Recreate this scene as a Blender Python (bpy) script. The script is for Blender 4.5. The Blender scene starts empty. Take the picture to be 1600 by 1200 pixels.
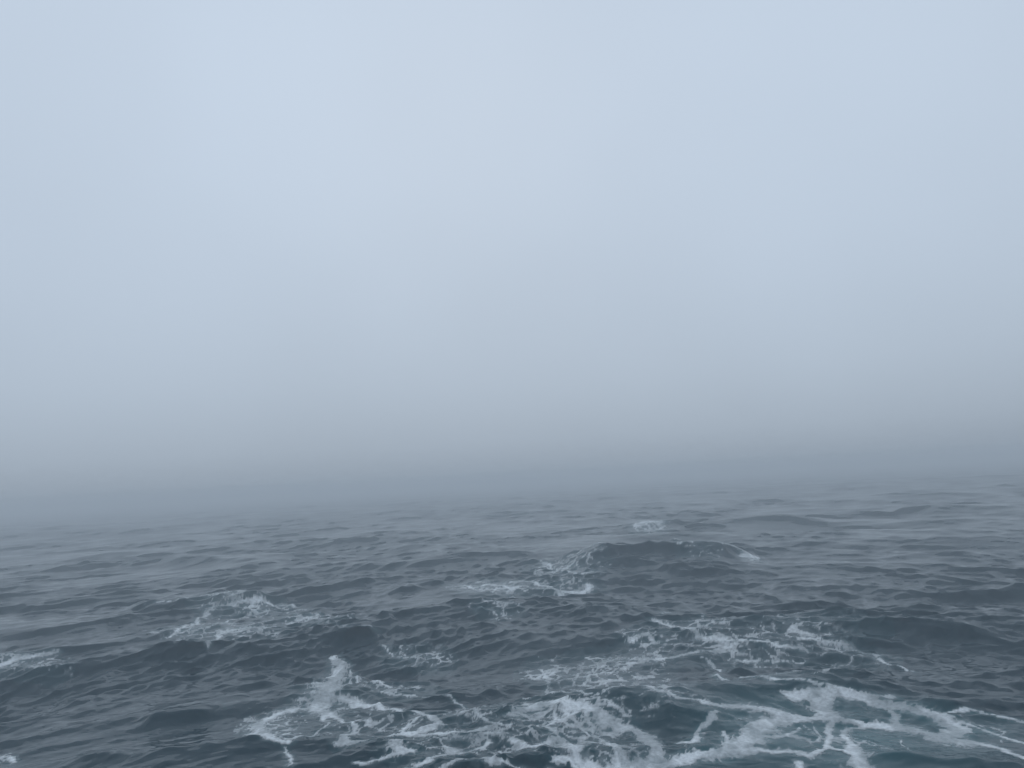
import bpy, math
import numpy as np
from mathutils import Matrix, Vector

# ------------------------------------------------------------------ camera
H = 8.0                      # eye height over the mean water level (ship's deck)
FPX = 1256.0                 # focal length in photo pixels (1600 wide)
PITCH = math.atan(148.0 / FPX)
ROLL = math.radians(3.1)
scene = bpy.context.scene
fwd = Vector((0, math.cos(PITCH), math.sin(PITCH)))
u0 = Vector((0, -math.sin(PITCH), math.cos(PITCH)))
r0 = Vector((1, 0, 0))
cup = u0 * math.cos(ROLL) + r0 * math.sin(ROLL)
crt = r0 * math.cos(ROLL) - u0 * math.sin(ROLL)
cam_data = bpy.data.cameras.new("camera")
cam = bpy.data.objects.new("camera", cam_data)
scene.collection.objects.link(cam)
cam_data.sensor_width = 36.0
cam_data.lens = FPX / 1600.0 * 36.0
cam_data.clip_start = 0.1
cam_data.clip_end = 20000.0
R = Matrix((crt, cup, -fwd)).transposed().to_4x4()
cam.matrix_world = Matrix.Translation((0, 0, H)) @ R
scene.camera = cam

# ------------------------------------------------------------------ world: bright fog-covered sky
SUN_EL = math.radians(27.0)
SUN_AZ = math.radians(-3.0)          # a little left of the view direction (+Y)
sun_dir = Vector((math.sin(SUN_AZ) * math.cos(SUN_EL), math.cos(SUN_AZ) * math.cos(SUN_EL), math.sin(SUN_EL)))
world = bpy.data.worlds.new("World")
scene.world = world
world.use_nodes = True
nt = world.node_tree
nt.nodes.clear()
N = nt.nodes.new
L = nt.links.new
out = N("ShaderNodeOutputWorld")
bg = N("ShaderNodeBackground")
bg.inputs["Strength"].default_value = 0.1
L(bg.outputs[0], out.inputs["Surface"])
sky = N("ShaderNodeTexSky")
sky.sky_type = 'NISHITA'
sky.sun_disc = False
sky.sun_elevation = SUN_EL
sky.sun_rotation = SUN_AZ
sky.dust_density = 6.0
geo = N("ShaderNodeTexCoord")
sep = N("ShaderNodeSeparateXYZ")
L(geo.outputs["Generated"], sep.inputs[0])
ramp = N("ShaderNodeValToRGB")       # fog deck: dull at the horizon, brighter with elevation
L(sep.outputs["Z"], ramp.inputs[0])
SKY = [(0.0, (0.312, 0.370, 0.438)), (0.045, (0.395, 0.466, 0.552)), (0.12, (0.460, 0.545, 0.648)),
       (0.22, (0.498, 0.588, 0.702)), (0.36, (0.541, 0.637, 0.760)), (0.55, (0.560, 0.656, 0.782)),
       (1.0, (0.50, 0.59, 0.71))]
cr = ramp.color_ramp
cr.interpolation = 'B_SPLINE'
for i, (p, c) in enumerate(SKY):
    e = cr.elements[i] if i < 2 else cr.elements.new(p)
    e.position = p
    e.color = (*c, 1)
dot = N("ShaderNodeVectorMath"); dot.operation = 'DOT_PRODUCT'
L(geo.outputs["Generated"], dot.inputs[0])
dot.inputs[1].default_value = sun_dir
glow = N("ShaderNodeMapRange")       # the hidden sun brightens the fog broadly round itself
glow.interpolation_type = 'SMOOTHSTEP'
glow.inputs["From Min"].default_value = 0.1
glow.inputs["From Max"].default_value = 1.0
glow.inputs["To Min"].default_value = 8.6
glow.inputs["To Max"].default_value = 9.9
L(dot.outputs["Value"], glow.inputs["Value"])
mul = N("ShaderNodeVectorMath"); mul.operation = 'SCALE'
cn = N("ShaderNodeTexNoise"); cn.inputs["Scale"].default_value = 2.2; cn.inputs["Detail"].default_value = 2.5
L(geo.outputs["Generated"], cn.inputs["Vector"])
cm = N("ShaderNodeMapRange"); cm.inputs["From Min"].default_value = 0.3; cm.inputs["From Max"].default_value = 0.7
cm.inputs["To Min"].default_value = 0.965; cm.inputs["To Max"].default_value = 1.035
L(cn.outputs["Fac"], cm.inputs["Value"])
gm = N("ShaderNodeMath"); gm.operation = 'MULTIPLY'
L(glow.outputs[0], gm.inputs[0]); L(cm.outputs[0], gm.inputs[1])
L(ramp.outputs[0], mul.inputs[0]); L(gm.outputs[0], mul.inputs["Scale"])
mix = N("ShaderNodeMix"); mix.data_type = 'RGBA'
mix.inputs["Factor"].default_value = 0.996
L(sky.outputs[0], mix.inputs[6]); L(mul.outputs[0], mix.inputs[7])
L(mix.outputs[2], bg.inputs["Color"])

sun_data = bpy.data.lights.new("sun", 'SUN')
sun_data.energy = 0.5
sun_data.angle = math.radians(120)
sun_data.color = (0.86, 0.94, 1.0)
sun = bpy.data.objects.new("sun", sun_data)
sun.rotation_euler = (-sun_dir).to_track_quat('-Z', 'Y').to_euler()
scene.collection.objects.link(sun)

scene.view_settings.view_transform = 'Standard'
scene.view_settings.look = 'None'
scene.view_settings.exposure = 0.0
scene.view_settings.gamma = 1.0
cy = scene.cycles
cy.use_denoising = True
cy.use_adaptive_sampling = False
cy.max_bounces = 6
cy.diffuse_bounces = 2
cy.glossy_bounces = 2
cy.transparent_max_bounces = 12
cy.volume_bounces = 2

# ------------------------------------------------------------------ noise helpers (numpy)
rng = np.random.RandomState(11)
TAB = rng.rand(8, 256, 256).astype(np.float32)

def vnoise(x, y, k=0):
    xi = np.floor(x).astype(np.int64); yi = np.floor(y).astype(np.int64)
    fx = (x - xi); fy = (y - yi)
    fx = fx * fx * (3 - 2 * fx); fy = fy * fy * (3 - 2 * fy)
    t = TAB[k % 8]
    x0 = xi & 255; x1 = (xi + 1) & 255; y0 = yi & 255; y1 = (yi + 1) & 255
    a = t[x0, y0] * (1 - fx) + t[x1, y0] * fx
    b = t[x0, y1] * (1 - fx) + t[x1, y1] * fx
    return a * (1 - fy) + b * fy

def fbm(x, y, o=4, k=0, g=0.5):
    s = 0; a = 1; n = 0
    for i in range(o):
        c, d = math.cos(0.6 * i + .3), math.sin(0.6 * i + .3)
        s = s + a * vnoise((x * c - y * d) * 2 ** i + 17.3 * i, (x * d + y * c) * 2 ** i + 5.1 * i, k + i)
        n += a; a *= g
    return s / n

def voro(x, y, k=0):                 # distance to the nearest cell border (F2 - F1)
    xi = np.floor(x).astype(np.int64); yi = np.floor(y).astype(np.int64)
    f1 = np.full(x.shape, 9.0); f2 = np.full(x.shape, 9.0)
    for i in (-1, 0, 1):
        for j in (-1, 0, 1):
            cx = xi + i; cyy = yi + j
            px = cx + TAB[k % 8][cx & 255, cyy & 255]
            py = cyy + TAB[(k + 3) % 8][cx & 255, cyy & 255]
            d = np.hypot(px - x, py - y)
            m = d < f1
            f2 = np.where(m, f1, np.minimum(f2, d))
            f1 = np.where(m, d, f1)
    return f2 - f1, f1

def sstep(a, b, x):
    t = np.clip((x - a) / (b - a), 0, 1)
    return t * t * (3 - 2 * t)

# ------------------------------------------------------------------ photo pixel -> ray
cR = np.array(crt); cU = np.array(cup); cF = np.array(fwd)
def ray(px, py):
    d = cR * (px - 800) / FPX + cU * (600 - py) / FPX + cF
    return d
def at_z(px, py, z):
    d = ray(px, py); t = (z - H) / d[2]
    return np.array([d[0] * t, d[1] * t])

# ------------------------------------------------------------------ the sea surface
NW = 210
lam = np.exp(np.linspace(math.log(0.19), math.log(34.0), NW)) * rng.uniform(.97, 1.03, NW)
kk = 2 * math.pi / lam
WIND = math.radians(-97)             # direction the waves travel, towards the ship
spread = np.where(lam > 8, 0.34, np.where(lam > 1.5, 0.58, 0.75))
th = WIND + rng.randn(NW) * spread
ph = rng.rand(NW) * 2 * math.pi
slope = 0.0280 * np.ones(NW)
slope *= np.where(lam > 2.0, (2.0 / lam) ** 0.42, 1)
slope *= np.where(lam < 0.6, (lam / 0.6) ** 0.15, 1)
slope *= 1 + .75 * np.exp(-(np.log(lam / 12) / .6) ** 2) + .30 * np.exp(-(np.log(lam / .5) / .7) ** 2)
slope *= rng.uniform(.4, 1.5, NW)
amp = slope / kk
CH = 0.9

# hand-placed crests, traced as (pixel polyline, height, front width, back width)
# (left px, right px, crest y px, height m, near-side width, far-side width, extra tilt)
RIDGES = [
    (865, 1185, 845, 1.95, 3.0, 7.0, 0.02),
    (185, 430, 930, 0.75, 1.6, 3.4, -0.02),
    (600, 710, 909, 0.45, 1.2, 2.5, -0.08),
    (1040, 1140, 881, 0.62, 1.3, 2.5, 0.06),
    (1180, 1310, 912, 0.55, 1.4, 3.0, 0.12),
    (1310, 1460, 920, 0.60, 1.5, 3.2, 0.08),
    (1400, 1640, 788, 1.5, 6.0, 9.0, 0.02),
    (1060, 1290, 808, 1.2, 5.0, 8.0, 0.02),
    (970, 1080, 816, 1.0, 3.5, 6.0, 0.02),
    (240, 460, 869, 0.95, 3.0, 5.0, 0.03),
    (-30, 170, 880, 0.7, 3.0, 5.0, 0.03),
    (860, 1020, 969, 0.25, 1.0, 2.2, 0.05),
    (460, 590, 985, 0.50, 0.9, 2.2, 0.04),
    (685, 785, 949, 0.42, 0.9, 2.0, 0.03),
    (225, 335, 1103, 0.34, 0.55, 1.2, 0.0),
    (80, 480, 1160, 0.60, 0.8, 1.8, -0.03),
    (90, 290, 1060, 0.30, 0.7, 1.4, -0.12),
    (280, 490, 1020, 0.32, 0.9, 1.6, 0.0),
    (1330, 1660, 1172, 0.42, 0.7, 1.2, 0.14),
    (1030, 1130, 1112, 0.25, 0.5, 0.9, 0.1),
    (540, 720, 850, 0.8, 3.6, 6.0, 0.02),
    (1470, 1660, 925, 0.45, 1.5, 3.0, 0.06),
    (590, 700, 1098, 0.28, 0.6, 1.0, 0.1),
    (700, 860, 995, 0.30, 0.8, 1.6, 0.0),
]
RW = []
for i_, (xl, xr, yp, A_, wf_, wb_, sk) in enumerate(RIDGES):
    if i_ > 1: A_ *= .9 if i_ in (6, 7, 9, 20) else .66
    xc = (xl + xr) / 2
    pts_ = [at_z(q, yp + (q - xc) * (sk - .054), A_ * .95) for q in (xl, xr)]
    RW.append((np.array(pts_), A_, wf_, wb_))

def polydist(x, y, P, W=None):
    """distance to a polyline, side (+ = towards the eye), parameter end fade, interpolated width"""
    best = np.full(x.shape, 1e9); side = np.zeros(x.shape); end = np.zeros(x.shape); ww = np.ones(x.shape)
    n = len(P) - 1
    Lc = np.concatenate([[0], np.cumsum(np.hypot(*np.diff(P, axis=0).T))])
    for i in range(n):
        a = P[i]; b = P[i + 1]; e = b - a; l2 = float(e @ e) + 1e-9
        t = np.clip(((x - a[0]) * e[0] + (y - a[1]) * e[1]) / l2, 0, 1)
        qx = a[0] + t * e[0]; qy = a[1] + t * e[1]
        d = np.hypot(x - qx, y - qy)
        m = d < best
        best = np.where(m, d, best)
        side = np.where(m, np.where(qx * (x - qx) + qy * (y - qy) < 0, 1.0, -1.0), side)
        end = np.where(m, (Lc[i] + t * (Lc[i + 1] - Lc[i])) / Lc[-1], end)
        if W is not None:
            ww = np.where(m, W[i] + t * (W[i + 1] - W[i]), ww)
    return best, side, end, ww

def surf(x, y, cell):
    """displacement (dx, dy, dz) of sea point (x, y); waves shorter than the local mesh can hold are left out"""
    dx = np.zeros(x.shape); dy = np.zeros(x.shape); dz = np.zeros(x.shape)
    # gusts: short waves come and go in patches
    gust = 0.40 + 1.25 * sstep(.25, .75, fbm(x / 13 + 40, y / 15 + 9, 3, 2))
    calm = 0.6 + 0.8 * fbm(x / 6 + 3, y / 9 + 77, 2, 5)
    # crests fan out in a V behind the ship and bend a little
    xw_ = x + 1.6 * (fbm(x / 11 + 5, y / 11, 2, 1) - .5); yw_ = y + 0.55 * np.sqrt(x * x + 150) + 3.0 * (fbm(x / 13, y / 13 + 60, 2, 3) - .5)
    order = np.argsort(cell)
    cs = cell[order]; xs = xw_[order]; ys = yw_[order]
    g = gust[order]; c2 = calm[order]
    ax = np.zeros(x.shape); ay = np.zeros(x.shape); az = np.zeros(x.shape)
    for i in range(NW):
        m = np.searchsorted(cs, lam[i] / 2.6)
        if m == 0: continue
        cth, sth = math.cos(th[i]), math.sin(th[i])
        p = kk[i] * (xs[:m] * cth + ys[:m] * sth) + ph[i]
        a = amp[i] * np.clip((lam[i] / 2.6 - cs[:m]) / (lam[i] * 0.15), 0, 1)
        if lam[i] < 9: a = a * g[:m]
        if lam[i] < 1.5: a = a * c2[:m]
        s = np.sin(p); c = np.cos(p)
        az[:m] += a * (2.05 * np.exp(1.1 * (c - 1)) - 0.95)
        ax[:m] -= CH * a * cth * s
        ay[:m] -= CH * a * sth * s
    dx[order] = ax; dy[order] = ay; dz[order] = az
    for P, A, wf, wb in RW:
        mx = 4 * max(wf, wb)
        lo = P.min(0) - mx; hi = P.max(0) + mx
        m = (x > lo[0]) & (x < hi[0]) & (y > lo[1]) & (y < hi[1])
        if not m.any(): continue
        xx = x[m]; yy = y[m]
        wob = 0.22 * wf
        arc = np.hypot(*(P[1] - P[0]))
        xw = xx + wob * (fbm(xx / wf / 1.3, yy / wf / 1.3, 3, 1) - .5)
        yw = yy + 2 * wob * (fbm(xx / wf / 1.3 + 50, yy / wf / 1.3, 3, 4) - .5) + .22 * arc * (fbm(xx / arc * 1.5 + 9, yy / arc * .7, 2, 3) - .5)
        d, side, t, _ = polydist(xw, yw, P)
        w = np.where(side > 0, wf, wb)
        prof = np.exp(-1.15 * (np.sqrt((d / w) ** 2 + .03) - .173))
        prof = prof * (0.05 + 0.95 * np.minimum(1, 1.5 * np.sin(np.pi * np.clip(t, 0, 1))) ** 0.8)
        h = A * prof * (0.8 + .4 * fbm(xx / wf, yy / wf, 2, 6))
        dz[m] += h
        dx[m] *= 1; dy[m] -= 0.35 * h * (side > -2)
    return dx, dy, dz

# polar sheet round the ship: fine where the water is near, coarse far away
rows = [0.0, 1.5, 3, 5, 7, 8.5, 10, 11, 12, 12.6]
r = 13.0
while r < 3500:
    rows.append(r)
    if r < 14.5: s = 0.06
    elif r < 420: s = min(r * r / (H * 804) * 0.8, 0.0036 * r)
    elif r < 700: s = 0.006 * r
    else: s = 0.03 * r
    r += s
rows = np.array(rows)
az = list(np.arange(-36.5, 36.5, 0.062))
a = az[-1]; st = 0.15
right = []
while a < 179:
    a += st; st = min(st * 1.12, 3.0); right.append(a)
right = [q for q in right if q < 179]
left = [-q for q in right][::-1]
az = np.radians(np.array(left + az + right))
nc = len(az); nr = len(rows)
AZ, RR = np.meshgrid(az, rows)
X = (RR * np.sin(AZ)).ravel(); Y = (RR * np.cos(AZ)).ravel()
step = np.gradient(rows)
daz = np.gradient(az)
CELL = np.maximum(np.broadcast_to(step[:, None] * 0.9, RR.shape), RR * daz[None, :]).ravel()
DX, DY, DZ = surf(X, Y, CELL)
VX = X + DX; VY = Y + DY; VZ = DZ

# ------------------------------------------------------------------ foam: traced strands and blots, all laid on the real surface
def land(pts):
    """photo pixels -> sea coordinates where the ray meets the displaced surface"""
    res = []
    for px, py in pts:
        d = ray(px, py)
        if d[2] > -0.004: d[2] = -0.004
        t0 = (1.6 - H) / d[2]; t1 = (-1.6 - H) / d[2]
        t = np.linspace(t0, t1, 260)
        x = d[0] * t; y = d[1] * t
        rr = np.hypot(x, y)
        _, _, z = surf(x, y, np.maximum(rr * 0.004, .1))
        zz = H + d[2] * t
        i = int(np.argmax(zz <= z))
        p = np.array([x[i], y[i]])
        ddx, ddy, _ = surf(p[:1], p[1:], np.array([.3]))
        res.append(p - 0.8 * np.array([ddx[0], ddy[0]]))
    return np.array(res)

# name, label, strands [(points, half width m, strength)], blots [(px, py, rx px, ry px, strength)], web cell size m, extra z-lock
PATCHES = [
 ("web", "broad lacy web of thick white foam with large dark oval holes at the bottom right", [
    ([(1240,1088),(1288,1083),(1340,1086),(1385,1099),(1425,1105),(1465,1117),(1487,1130),(1500,1142),(1487,1153)], .42, 1),
    ([(1120,1056),(1200,1061),(1250,1062),(1285,1071),(1325,1079),(1395,1088)], .20, .8),
    ([(1292,1086),(1285,1105),(1308,1122)], [.4,.62,.4], 1),
    ([(1320,1123),(1375,1136),(1412,1140),(1445,1148),(1482,1158),(1512,1161),(1550,1167),(1600,1186)], [.3,.42,.5,.5,.55,.4,.2,.15], 1),
    ([(1380,1103),(1400,1120),(1414,1137)], .22, .95),
    ([(1305,1120),(1225,1122),(1190,1135),(1177,1155),(1142,1173),(1090,1187),(1035,1198),(960,1206)], [.5,.55,.55,.5,.4,.4,.45,.4], 1),
    ([(1105,1100),(1150,1102),(1195,1109),(1237,1120)], [.2,.3,.4,.5], 1),
    ([(1125,1112),(1112,1125),(1088,1142),(1082,1157),(1060,1162)], [.12,.22,.10,.28,.15], .95),
    ([(1130,1143),(1139,1160),(1150,1170)], [.1,.25,.3], .9),
    ([(1330,1170),(1322,1152),(1330,1141),(1352,1138)], .15, .9),
    ([(1324,1160),(1338,1175),(1350,1192),(1366,1212)], [.18,.32,.4,.4], 1),
    ([(1305,1126),(1301,1150),(1295,1166),(1325,1175),(1336,1181)], [.2,.12,.12,.2,.2], .95),
    ([(1190,1150),(1232,1150),(1250,1140)], [.3,.15,.1], .9),
    ([(1160,1172),(1200,1172),(1237,1175),(1262,1182),(1285,1173),(1298,1160)], [.3,.2,.2,.3,.15,.1], .95),
    ([(1275,1130),(1282,1145),(1280,1158)], .08, .7),
    ([(1240,1192),(1245,1212)], .2, .9),
    ([(1475,1115),(1537,1115),(1562,1122),(1610,1132)], .12, .85),
    ([(1500,1127),(1525,1137),(1562,1152),(1610,1164)], [.3,.25,.15,.12], .8),
    ([(1408,1158),(1420,1168),(1431,1176)], .05, .7),
    ([(1440,1135),(1465,1133),(1480,1128)], .06, .6),
  ], [(1240,1150,90,26,.26),(1430,1125,70,18,.22),(1540,1145,60,18,.24),(1120,1160,60,20,.22),(1330,1175,60,20,.14)], 1.45),
 ("tangle", "tangled torn foam with small dark holes, bottom centre, left of the broad web", [
    ([(800,1120),(850,1101),(900,1100),(940,1118),(970,1138),(1008,1148),(1022,1182)], [.3,.35,.4,.35,.3,.3,.25], 1),
    ([(800,1165),(840,1170),(885,1162),(915,1188),(1000,1200)], [.15,.2,.3,.35,.35], .95),
    ([(866,1120),(864,1138),(884,1158)], .15, .9),
    ([(905,1105),(930,1132),(955,1165),(962,1192)], .15, .8),
    ([(870,1185),(893,1178),(905,1196)], .22, .9),
    ([(820,1088),(870,1080),(930,1085),(965,1072)], .14, .75),
    ([(845,1050),(852,1065),(880,1080)], .14, .8),
    ([(930,1092),(960,1100),(985,1120)], .2, .8),
    ([(1010,1070),(1045,1085),(1080,1094),(1120,1100)], .25, .85),
    ([(690,1200),(730,1190),(800,1195),(860,1205)], .2, .8),
  ], [(900,1125,110,38,.40),(975,1170,55,30,.34),(835,1112,55,24,.38),(930,1060,90,22,.36),(1040,1080,60,22,.38),(860,1055,45,18,.35),(750,1115,60,22,.22)], .62),
 ("arm", "foam trail starting as a thick white blot and branching right, lower left of centre", [
    ([(527,1026),(527,1050),(516,1068),(506,1092),(498,1107),(522,1118)], [.25,.5,.6,.7,.6,.35], 1),
    ([(535,1095),(590,1106),(642,1105),(669,1118),(692,1136)], [.4,.32,.28,.2,.2], 1),
    ([(692,1136),(655,1144),(624,1149),(569,1157),(540,1160)], [.15,.25,.28,.3,.3], 1),
    ([(650,1120),(637,1139),(624,1146)], .13, .9),
    ([(522,1118),(548,1128),(556,1139),(545,1160)], [.2,.14,.16,.25], .95),
    ([(503,1115),(514,1131),(495,1144),(467,1152),(445,1152)], .12, .85),
    ([(475,1105),(438,1116),(404,1134),(427,1149),(456,1160)], [.4,.3,.35,.35,.25], .95),
    ([(545,1050),(558,1058),(585,1065),(611,1073),(653,1076)], [.15,.2,.2,.2,.15], .85),
    ([(600,1085),(653,1086),(705,1089),(726,1102),(747,1120),(800,1134)], .13, .8),
    ([(611,1158),(624,1174),(642,1177),(600,1182),(560,1184)], [.25,.3,.3,.2,.12], .95),
    ([(655,1197),(708,1181),(760,1169)], [.3,.2,.12], .9),
    ([(624,1149),(708,1147),(763,1142)], [.2,.25,.2], .9),
    ([(450,1170),(452,1200)], .14, .8),
    ([(452,1143),(430,1150),(410,1148)], .15, .8),
    ([(595,1010),(608,1021),(632,1029),(690,1026)], .14, .7),
    ([(700,1160),(760,1155),(800,1150)], .15, .7),
  ], [(510,1085,40,40,.34),(435,1135,48,26,.36),(590,1130,110,34,.22),(655,1030,50,14,.30),(620,1075,60,16,.28),(720,1120,50,34,.22),(690,1170,90,26,.22)], .6),
 ("streaks", "thin broken foam streaks on dark water right of centre, above the broad web", [
    ([(1020,970),(1080,983),(1120,993),(1200,1004),(1250,1008)], .28, .85),
    ([(1250,998),(1320,1004),(1360,1024),(1420,1050)], [.2,.3,.22,.12], .85),
    ([(915,1025),(970,1032),(1025,1030),(1100,1018)], .22, .8),
    ([(985,1000),(1010,990),(1030,1000)], .3, .8),
    ([(1095,1030),(1115,1040),(1125,1048)], .1, .8),
    ([(1150,1028),(1200,1035),(1260,1032)], .18, .7),
    ([(1030,960),(1065,957),(1100,965)], .15, .6),
  ], [(1020,1003,45,17,.36),(1090,978,60,10,.27),(1250,975,110,14,.24),(1150,1005,100,20,.24),(1330,1030,80,20,.16),(1230,1045,90,16,.22),(960,1035,80,14,.30)], .8),
 ("left_lace", "lacy white foam patch just behind the dark wave crest on the left", [
    ([(250,1000),(280,984),(320,957),(370,942),(415,937),(462,948)], [.15,.25,.3,.4,.4,.2], .85),
    ([(318,1005),(345,992),(375,983),(428,980)], [.15,.3,.4,.2], .85),
    ([(280,990),(340,975),(380,965),(405,950)], .2, .7),
    ([(450,975),(470,970),(497,960)], .28, .75),
    ([(400,960),(450,958),(490,962)], .15, .6),
    ([(500,972),(540,980),(585,980)], .2, .6),
  ], [(385,950,70,12,.40),(380,985,55,11,.34),(300,980,50,16,.28),(470,968,60,10,.26)], .85),
 ("edge", "smooth bright streak of foam at the left edge of the view", [
    ([(-40,1056),(0,1042),(35,1027),(85,1016)], [.6,.5,.4,.2], 1),
    ([(-40,1030),(0,1022),(30,1018)], .2, .7),
      ], [(10,1030,70,14,.34)], .5),
 ("corner", "small foam scrap in the bottom left corner of the view", [
    ([(-20,1186),(5,1182),(22,1190)], .12, .85),
  ], [(8,1186,20,10,.3)], .5),
 ("mid_lace", "two ragged rows of small foam curls on the near side of the large central crest", [
    ([(722,916),(747,923),(762,914),(794,919)], .28, .9),
    ([(790,912),(825,908),(862,919),(900,925),(916,924),(917,913)], [.2,.3,.3,.35,.5,.5], .95),
    ([(845,876),(869,890),(900,896),(931,891)], .3, .75),
    ([(880,885),(910,885)], .25, .6),
    ([(745,950),(800,955)], .2, .5),
  ], [(780,916,65,9,.38),(880,915,50,10,.36),(880,884,55,12,.28),(775,952,35,7,.2)], .9),
 ("whitecap", "small white breaking cap beyond the large central crest, farthest foam in the fog", [
    ([(998,821),(1006,815),(1020,815),(1030,821)], [.8,.9,.9,.6], 1),
  ], [(1013,818,22,8,.55)], .9),
 ("crest_line", "thin white foam line along the top of the large central crest", [
    (("r", 0, [.06,.2,.4,.58], .1), [.2,.13,.09,.12], .7),
    (("r", 0, [.58,.7,.8,.9,.97], .0), [.12,.22,.3,.34,.3], .9),
  ], [(1090,858,30,5,.16)], .9),
 ("spot", "small lone foam fleck to the right of the large central crest", [
    ([(1160,871),(1172,869),(1186,872)], [.3,.6,.3], .95),
  ], [(1173,870,16,4,.4)], .9),
 ("left_crest_line", "short thin foam edge on top of the dark wave crest on the left", [
    (("r", 1, [.2,.32,.45], .05), [.1,.16,.08], .8),
  ], [], .9),
]

foam = np.zeros(X.shape, np.float32)
aer = np.zeros(X.shape, np.float32)
owner = np.full(X.shape, -1, np.int32)
wxn = (fbm(X / 1.1, Y / 1.1, 3, 1) - .5); wyn = (fbm(X / 1.1 + 31, Y / 1.1 + 8, 3, 3) - .5)
# finer ragged warp
fine = (RR.ravel() < 420) & (np.abs(AZ.ravel()) < math.radians(37)) & (RR.ravel() > 12)
idx = np.nonzero(fine)[0]
fx = X[idx]; fy = Y[idx]; fr = np.hypot(fx, fy)
warpx = fx + 0.55 * wxn[idx] + 0.16 * (fbm(fx / .28, fy / .28, 2, 6) - .5)
warpy = fy + 0.85 * wyn[idx] + 0.20 * (fbm(fx / .28 + 9, fy / .28, 2, 7) - .5)
ragged = fbm(fx / .35, fy / .35, 5, 4, .58)
big = fbm(fx / 1.6 + 7, fy / 1.6, 3, 2)
for pid, (nm, lab, strands, blots, cs) in enumerate(PATCHES):
    S = np.zeros(idx.shape); RG = np.zeros(idx.shape)
    for pts, w, st in strands:
        if isinstance(pts[0], str):          # along the top of a built crest: (ridge number, [t ...], metres behind)
            P0 = RW[pts[1]][0]; tq = np.array(pts[2]) * (len(P0) - 1)
            P = np.stack([np.interp(tq, np.arange(len(P0)), P0[:, c]) for c in (0, 1)], -1)
            P = P + P / np.hypot(P[:, :1], P[:, 1:]) * pts[3]
        else:
            P = land(pts)
        # refine to a smooth curve
        if len(P) > 2:
            t = np.arange(len(P)); tt = np.linspace(0, len(P) - 1, (len(P) - 1) * 4 + 1)
            Q = []
            for q in tt:
                i = min(int(q), len(P) - 2); f = q - i
                p0 = P[max(i - 1, 0)]; p1 = P[i]; p2 = P[i + 1]; p3 = P[min(i + 2, len(P) - 1)]
                Q.append(.5 * ((2 * p1) + (-p0 + p2) * f + (2 * p0 - 5 * p1 + 4 * p2 - p3) * f * f + (-p0 + 3 * p1 - 3 * p2 + p3) * f ** 3))
            Wl = np.interp(tt, t, w if isinstance(w, list) else [w] * len(P)); Pq = np.array(Q)
        else:
            Wl = np.array([w] * len(P)) if not isinstance(w, list) else np.array(w); Pq = P
        far = max(1.0, np.hypot(*P.mean(0)) / 60.0)
        pad = 2.5 * far
        lo = Pq.min(0) - pad; hi = Pq.max(0) + pad
        m = np.nonzero((warpx > lo[0]) & (warpx < hi[0]) & (warpy > lo[1]) & (warpy < hi[1]))[0]
        if len(m) == 0: continue
        wk = .4 if nm == 'web' else 0.0
        d, _, _, ww = polydist(warpx[m] + wk * (fx[m] - warpx[m]), warpy[m] + wk * (fy[m] - warpy[m]), Pq, Wl)
        if nm == 'web': ww = ww * .95
        ww = ww * (0.72 + 0.95 * big[m])
        v = st * (1.25 - d / ww * 0.85)
        S[m] = np.maximum(S[m], v)
    for px, py, rx, ry, st in blots:
        c = land([(px, py)])[0]
        ex = at_z(px + rx, py, 0) - at_z(px, py, 0); ey = at_z(px, py + ry, 0) - at_z(px, py, 0)
        M = np.linalg.inv(np.array([ex, ey]).T)
        qx = M[0, 0] * (warpx - c[0]) + M[0, 1] * (warpy - c[1]); qy = M[1, 0] * (warpx - c[0]) + M[1, 1] * (warpy - c[1])
        RG = np.maximum(RG, st * np.exp(-(qx * qx + qy * qy) * .9))
    m = np.nonzero((S > 0) | (RG > .05))[0]
    far = np.maximum(1.0, fr[m] / 70)
    wx = warpx[m] + .5 * wxn[idx[m]]; wy = warpy[m] + .5 * wyn[idx[m]]
    wv = .18 + .75 * fbm(fx[m] / .9 + 4, fy[m] / .9, 3, 5)
    def lace(sc, k, ox):
        e, f1 = voro(wx / sc + ox, wy / sc / 1.15, k)
        return np.maximum(1 - sstep(0, 1, e / wv), sstep(.42, .72, f1 + .25 * (wv - .5)))
    v1 = lace(cs, pid, 3.1 * pid); v2 = lace(cs * .42, pid + 2, 13.7); v3 = lace(cs * .18, pid + 5, 3.7)
    rg = ragged[m]
    tone = sstep(.30, .66, fbm(fx[m] / .8 + 3, fy[m] / 1.5 + 9, 4, 1, .6))
    web = np.maximum(np.maximum(v1, .62 * v2), .30 * v3) * .70 + .12 * v3 + .5 * (rg - .35)
    fw = RG[m] * 1.30 + web * 1.2 - 1.12 + .6 * (big[m] - .5)
    # strands: bright core, torn border with small round holes
    fs = S[m] - .30 - .9 * (rg - .42) - .40 * (1 - v3) * (1.15 - .8 * np.clip(S[m], 0, 1)) - .42 * (1 - v2) * (1.2 - np.clip(S[m], 0, 1))
    veil = np.clip(np.maximum(S[m] - .05, RG[m] * 2.1 - .2), 0, 1) * sstep(.36, .62, .35 * rg + .4 * big[m] + .25 * v2)
    cs_ = .55 * sstep(0, .20, fs) + .45 * sstep(.1, .6, fs)
    cw_ = .50 * sstep(0, .16, fw) + .42 * sstep(.05, .5, fw)
    f = np.maximum(np.maximum(cs_, cw_) * (.52 + .48 * tone), .40 * veil * (.4 + .6 * tone))
    if nm in ("crest_line", "left_crest_line", "spot"): f = np.maximum(f, .7 * sstep(.35, .8, S[m]))
    gi = idx[m]
    if nm == "streaks":
        hc = land([(1390, 985)])[0]
        f = f * sstep(1.2, 2.6, np.hypot(fx[m] - hc[0], (fy[m] - hc[1]) * .6))
    upd = f > foam[gi]
    foam[gi] = np.maximum(foam[gi], f)
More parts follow.
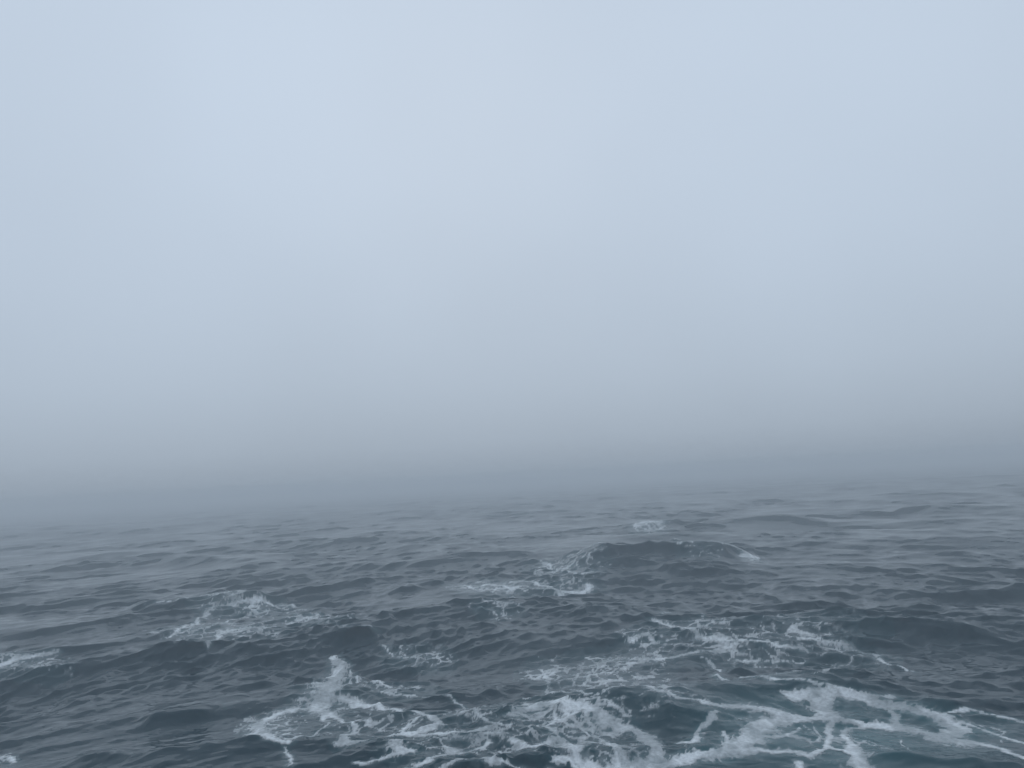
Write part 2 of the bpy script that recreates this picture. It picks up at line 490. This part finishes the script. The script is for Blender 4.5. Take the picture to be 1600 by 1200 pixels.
    owner[gi[upd]] = pid
    aer[gi] = np.maximum(aer[gi], (1.0 if nm == "web" else .5) * np.clip(1.2 * RG[m] + .6 * np.clip(S[m] + .3, 0, 1), 0, 1))
    if nm == "web":                      # churned, bubble-filled water between the cells
        c = land([(1290, 1150)])[0]
        q = np.hypot((warpx - c[0]) / 4.2, (warpy - c[1]) / 4.6)
        aer[idx] = np.maximum(aer[idx], .85 * np.clip(1.35 - q, 0, 1) * (.6 + .6 * big))

# ------------------------------------------------------------------ mesh building
def grid_faces():
    i = np.arange(nr - 1)[:, None] * nc + np.arange(nc - 1)[None, :]
    q = np.stack([i, i + nc, i + nc + 1, i + 1], -1).reshape(-1, 4)
    j = np.arange(nr - 1) * nc
    seam = np.stack([j + nc - 1, j + nc - 1 + nc, j + nc, j], -1)
    return np.concatenate([q, seam])

def make_mesh(name, co, quads, attrs):
    me = bpy.data.meshes.new(name)
    me.vertices.add(len(co)); me.vertices.foreach_set("co", co.astype(np.float32).ravel())
    me.loops.add(quads.size); me.loops.foreach_set("vertex_index", quads.astype(np.int32).ravel())
    me.polygons.add(len(quads))
    me.polygons.foreach_set("loop_start", np.arange(0, quads.size, 4, dtype=np.int32))
    me.polygons.foreach_set("use_smooth", np.ones(len(quads), bool))
    for k, v in attrs.items():
        at = me.attributes.new(k, 'FLOAT', 'POINT'); at.data.foreach_set("value", v.astype(np.float32))
    me.update(calc_edges=True)
    return me

# ---- materials
def water_material():
    m = bpy.data.materials.new("sea_water"); m.use_nodes = True
    t = m.node_tree; n = t.nodes.new; l = t.links.new
    b = t.nodes["Principled BSDF"]
    ra = n("ShaderNodeAttribute"); ra.attribute_name = "ripple"
    rm = n("ShaderNodeMapRange"); rm.inputs["To Min"].default_value = .06; rm.inputs["To Max"].default_value = .30
    l(ra.outputs["Fac"], rm.inputs["Value"]); l(rm.outputs[0], b.inputs["Roughness"])
    b.inputs["IOR"].default_value = 1.33
    b.inputs["Specular IOR Level"].default_value = 0.13
    b.inputs["Specular Tint"].default_value = (0.85, 0.95, 1.0, 1)
    at = n("ShaderNodeAttribute"); at.attribute_name = "aeration"
    tc = n("ShaderNodeTexCoord")
    nz = n("ShaderNodeTexNoise"); nz.inputs["Scale"].default_value = .12; nz.inputs["Detail"].default_value = 3
    l(tc.outputs["Object"], nz.inputs["Vector"])
    mx = n("ShaderNodeMix"); mx.data_type = 'RGBA'
    mx.inputs[6].default_value = (0.001, 0.024, 0.038, 1); mx.inputs[7].default_value = (0.001, 0.030, 0.044, 1)
    l(nz.outputs["Fac"], mx.inputs[0])
    mx2 = n("ShaderNodeMix"); mx2.data_type = 'RGBA'
    mx2.inputs[7].default_value = (0.020, 0.120, 0.135, 1)
    ml = n("ShaderNodeMath"); ml.operation = 'MULTIPLY'; ml.inputs[1].default_value = .8
    l(at.outputs["Fac"], ml.inputs[0]); l(ml.outputs[0], mx2.inputs[0])
    l(mx.outputs[2], mx2.inputs[6]); l(mx2.outputs[2], b.inputs["Base Color"])
    # capillary ripples
    mp = n("ShaderNodeMapping"); mp.inputs["Rotation"].default_value = (0, 0, math.radians(8)); mp.inputs["Scale"].default_value = (1, 1.9, 1)
    l(tc.outputs["Object"], mp.inputs[0])
    r1 = n("ShaderNodeTexNoise"); r1.noise_type = "RIDGED_MULTIFRACTAL"; r1.inputs["Scale"].default_value = 1.7; r1.inputs["Detail"].default_value = 4; r1.inputs["Distortion"].default_value = .5; r1.inputs["Roughness"].default_value = .7
    l(mp.outputs[0], r1.inputs["Vector"])
    bp = n("ShaderNodeBump"); bp.inputs["Distance"].default_value = .022; bp.inputs["Strength"].default_value = 1.0
    l(r1.outputs["Fac"], bp.inputs["Height"]); l(bp.outputs[0], b.inputs["Normal"])
    return m

def foam_material():
    m = bpy.data.materials.new("sea_foam"); m.use_nodes = True
    t = m.node_tree; n = t.nodes.new; l = t.links.new
    b = t.nodes["Principled BSDF"]
    b.inputs["Base Color"].default_value = (0.84, 0.87, 0.88, 1)
    b.inputs["Roughness"].default_value = 0.85
    at = n("ShaderNodeAttribute"); at.attribute_name = "cover"
    tc = n("ShaderNodeTexCoord")
    nz = n("ShaderNodeTexNoise"); nz.inputs["Scale"].default_value = 7; nz.inputs["Detail"].default_value = 5; nz.inputs["Roughness"].default_value = .65
    l(tc.outputs["Object"], nz.inputs["Vector"])
    mr = n("ShaderNodeMapRange"); mr.inputs["From Min"].default_value = .3; mr.inputs["From Max"].default_value = .6
    mr.inputs["To Min"].default_value = .6; mr.inputs["To Max"].default_value = 1.0
    l(nz.outputs["Fac"], mr.inputs["Value"])
    ml = n("ShaderNodeMath"); ml.operation = 'MULTIPLY'; ml.use_clamp = True
    l(at.outputs["Fac"], ml.inputs[0]); l(mr.outputs[0], ml.inputs[1]); l(ml.outputs[0], b.inputs["Alpha"])
    bp = n("ShaderNodeBump"); bp.inputs["Distance"].default_value = .03; bp.inputs["Strength"].default_value = .6
    l(nz.outputs["Fac"], bp.inputs["Height"]); l(bp.outputs[0], b.inputs["Normal"])
    return m

quads = grid_faces()
water_me = make_mesh("water", np.stack([VX, VY, VZ], -1), quads, {"aeration": aer, "ripple": np.clip((CELL - .08) / 1.2, 0, 1) ** .5})
water_me.materials.append(water_material())
water = bpy.data.objects.new("water", water_me); scene.collection.objects.link(water)
water["kind"] = "structure"; water["label"] = "dark blue grey choppy sea running into the fog"; water["category"] = "water"

fm = foam_material()
thick = 0.006 + 0.022 * foam
T0 = 0.03
qf = foam[quads]
qo = owner[quads]
face_on = (qf.max(1) > T0)
face_owner = np.take_along_axis(qo, qf.argmax(1)[:, None], 1)[:, 0]
for pid, (nm, lab, *_r) in enumerate(PATCHES):
    sel = quads[face_on & (face_owner == pid)]
    if len(sel) == 0: print("EMPTY", nm); continue
    u, inv = np.unique(sel.ravel(), return_inverse=True)
    co = np.stack([VX[u], VY[u], VZ[u] + thick[u]], -1)
    org = co.mean(0)
    me = make_mesh("foam_patch", co - org, inv.reshape(-1, 4), {"cover": np.clip(foam[u], 0, 1)})
    me.materials.append(fm)
    o = bpy.data.objects.new("foam_patch", me); scene.collection.objects.link(o)
    o.location = org
    o["label"] = lab; o["category"] = "sea foam"; o["group"] = "foam patches drifting on the sea"
    print("foam", nm, len(sel))
print("verts", len(X))

# ------------------------------------------------------------------ fog: one even volume round ship and sea
def box(name, lo, hi):
    v = [(x, y, z) for x in (lo[0], hi[0]) for y in (lo[1], hi[1]) for z in (lo[2], hi[2])]
    f = [(0, 1, 3, 2), (4, 6, 7, 5), (0, 4, 5, 1), (2, 3, 7, 6), (0, 2, 6, 4), (1, 5, 7, 3)]
    me = bpy.data.meshes.new(name); me.from_pydata(v, [], f); me.update()
    o = bpy.data.objects.new(name, me); scene.collection.objects.link(o)
    return o
hz = box("haze", (-3700, -3700, -4.0), (3700, 3700, 11.0))
hz["kind"] = "stuff"; hz["label"] = "thick grey sea fog hiding the horizon"; hz["category"] = "fog"
hm = bpy.data.materials.new("sea_fog"); hm.use_nodes = True
t = hm.node_tree; t.nodes.clear()
o = t.nodes.new("ShaderNodeOutputMaterial"); pv = t.nodes.new("ShaderNodeVolumePrincipled")
pv.inputs["Color"].default_value = (0.955, 0.98, 1.0, 1)
pv.inputs["Density"].default_value = 0.0046
pv.inputs["Density Attribute"].default_value = ""
pv.inputs["Anisotropy"].default_value = 0.0
t.links.new(pv.outputs[0], o.inputs["Volume"])
hz.data.materials.append(hm)
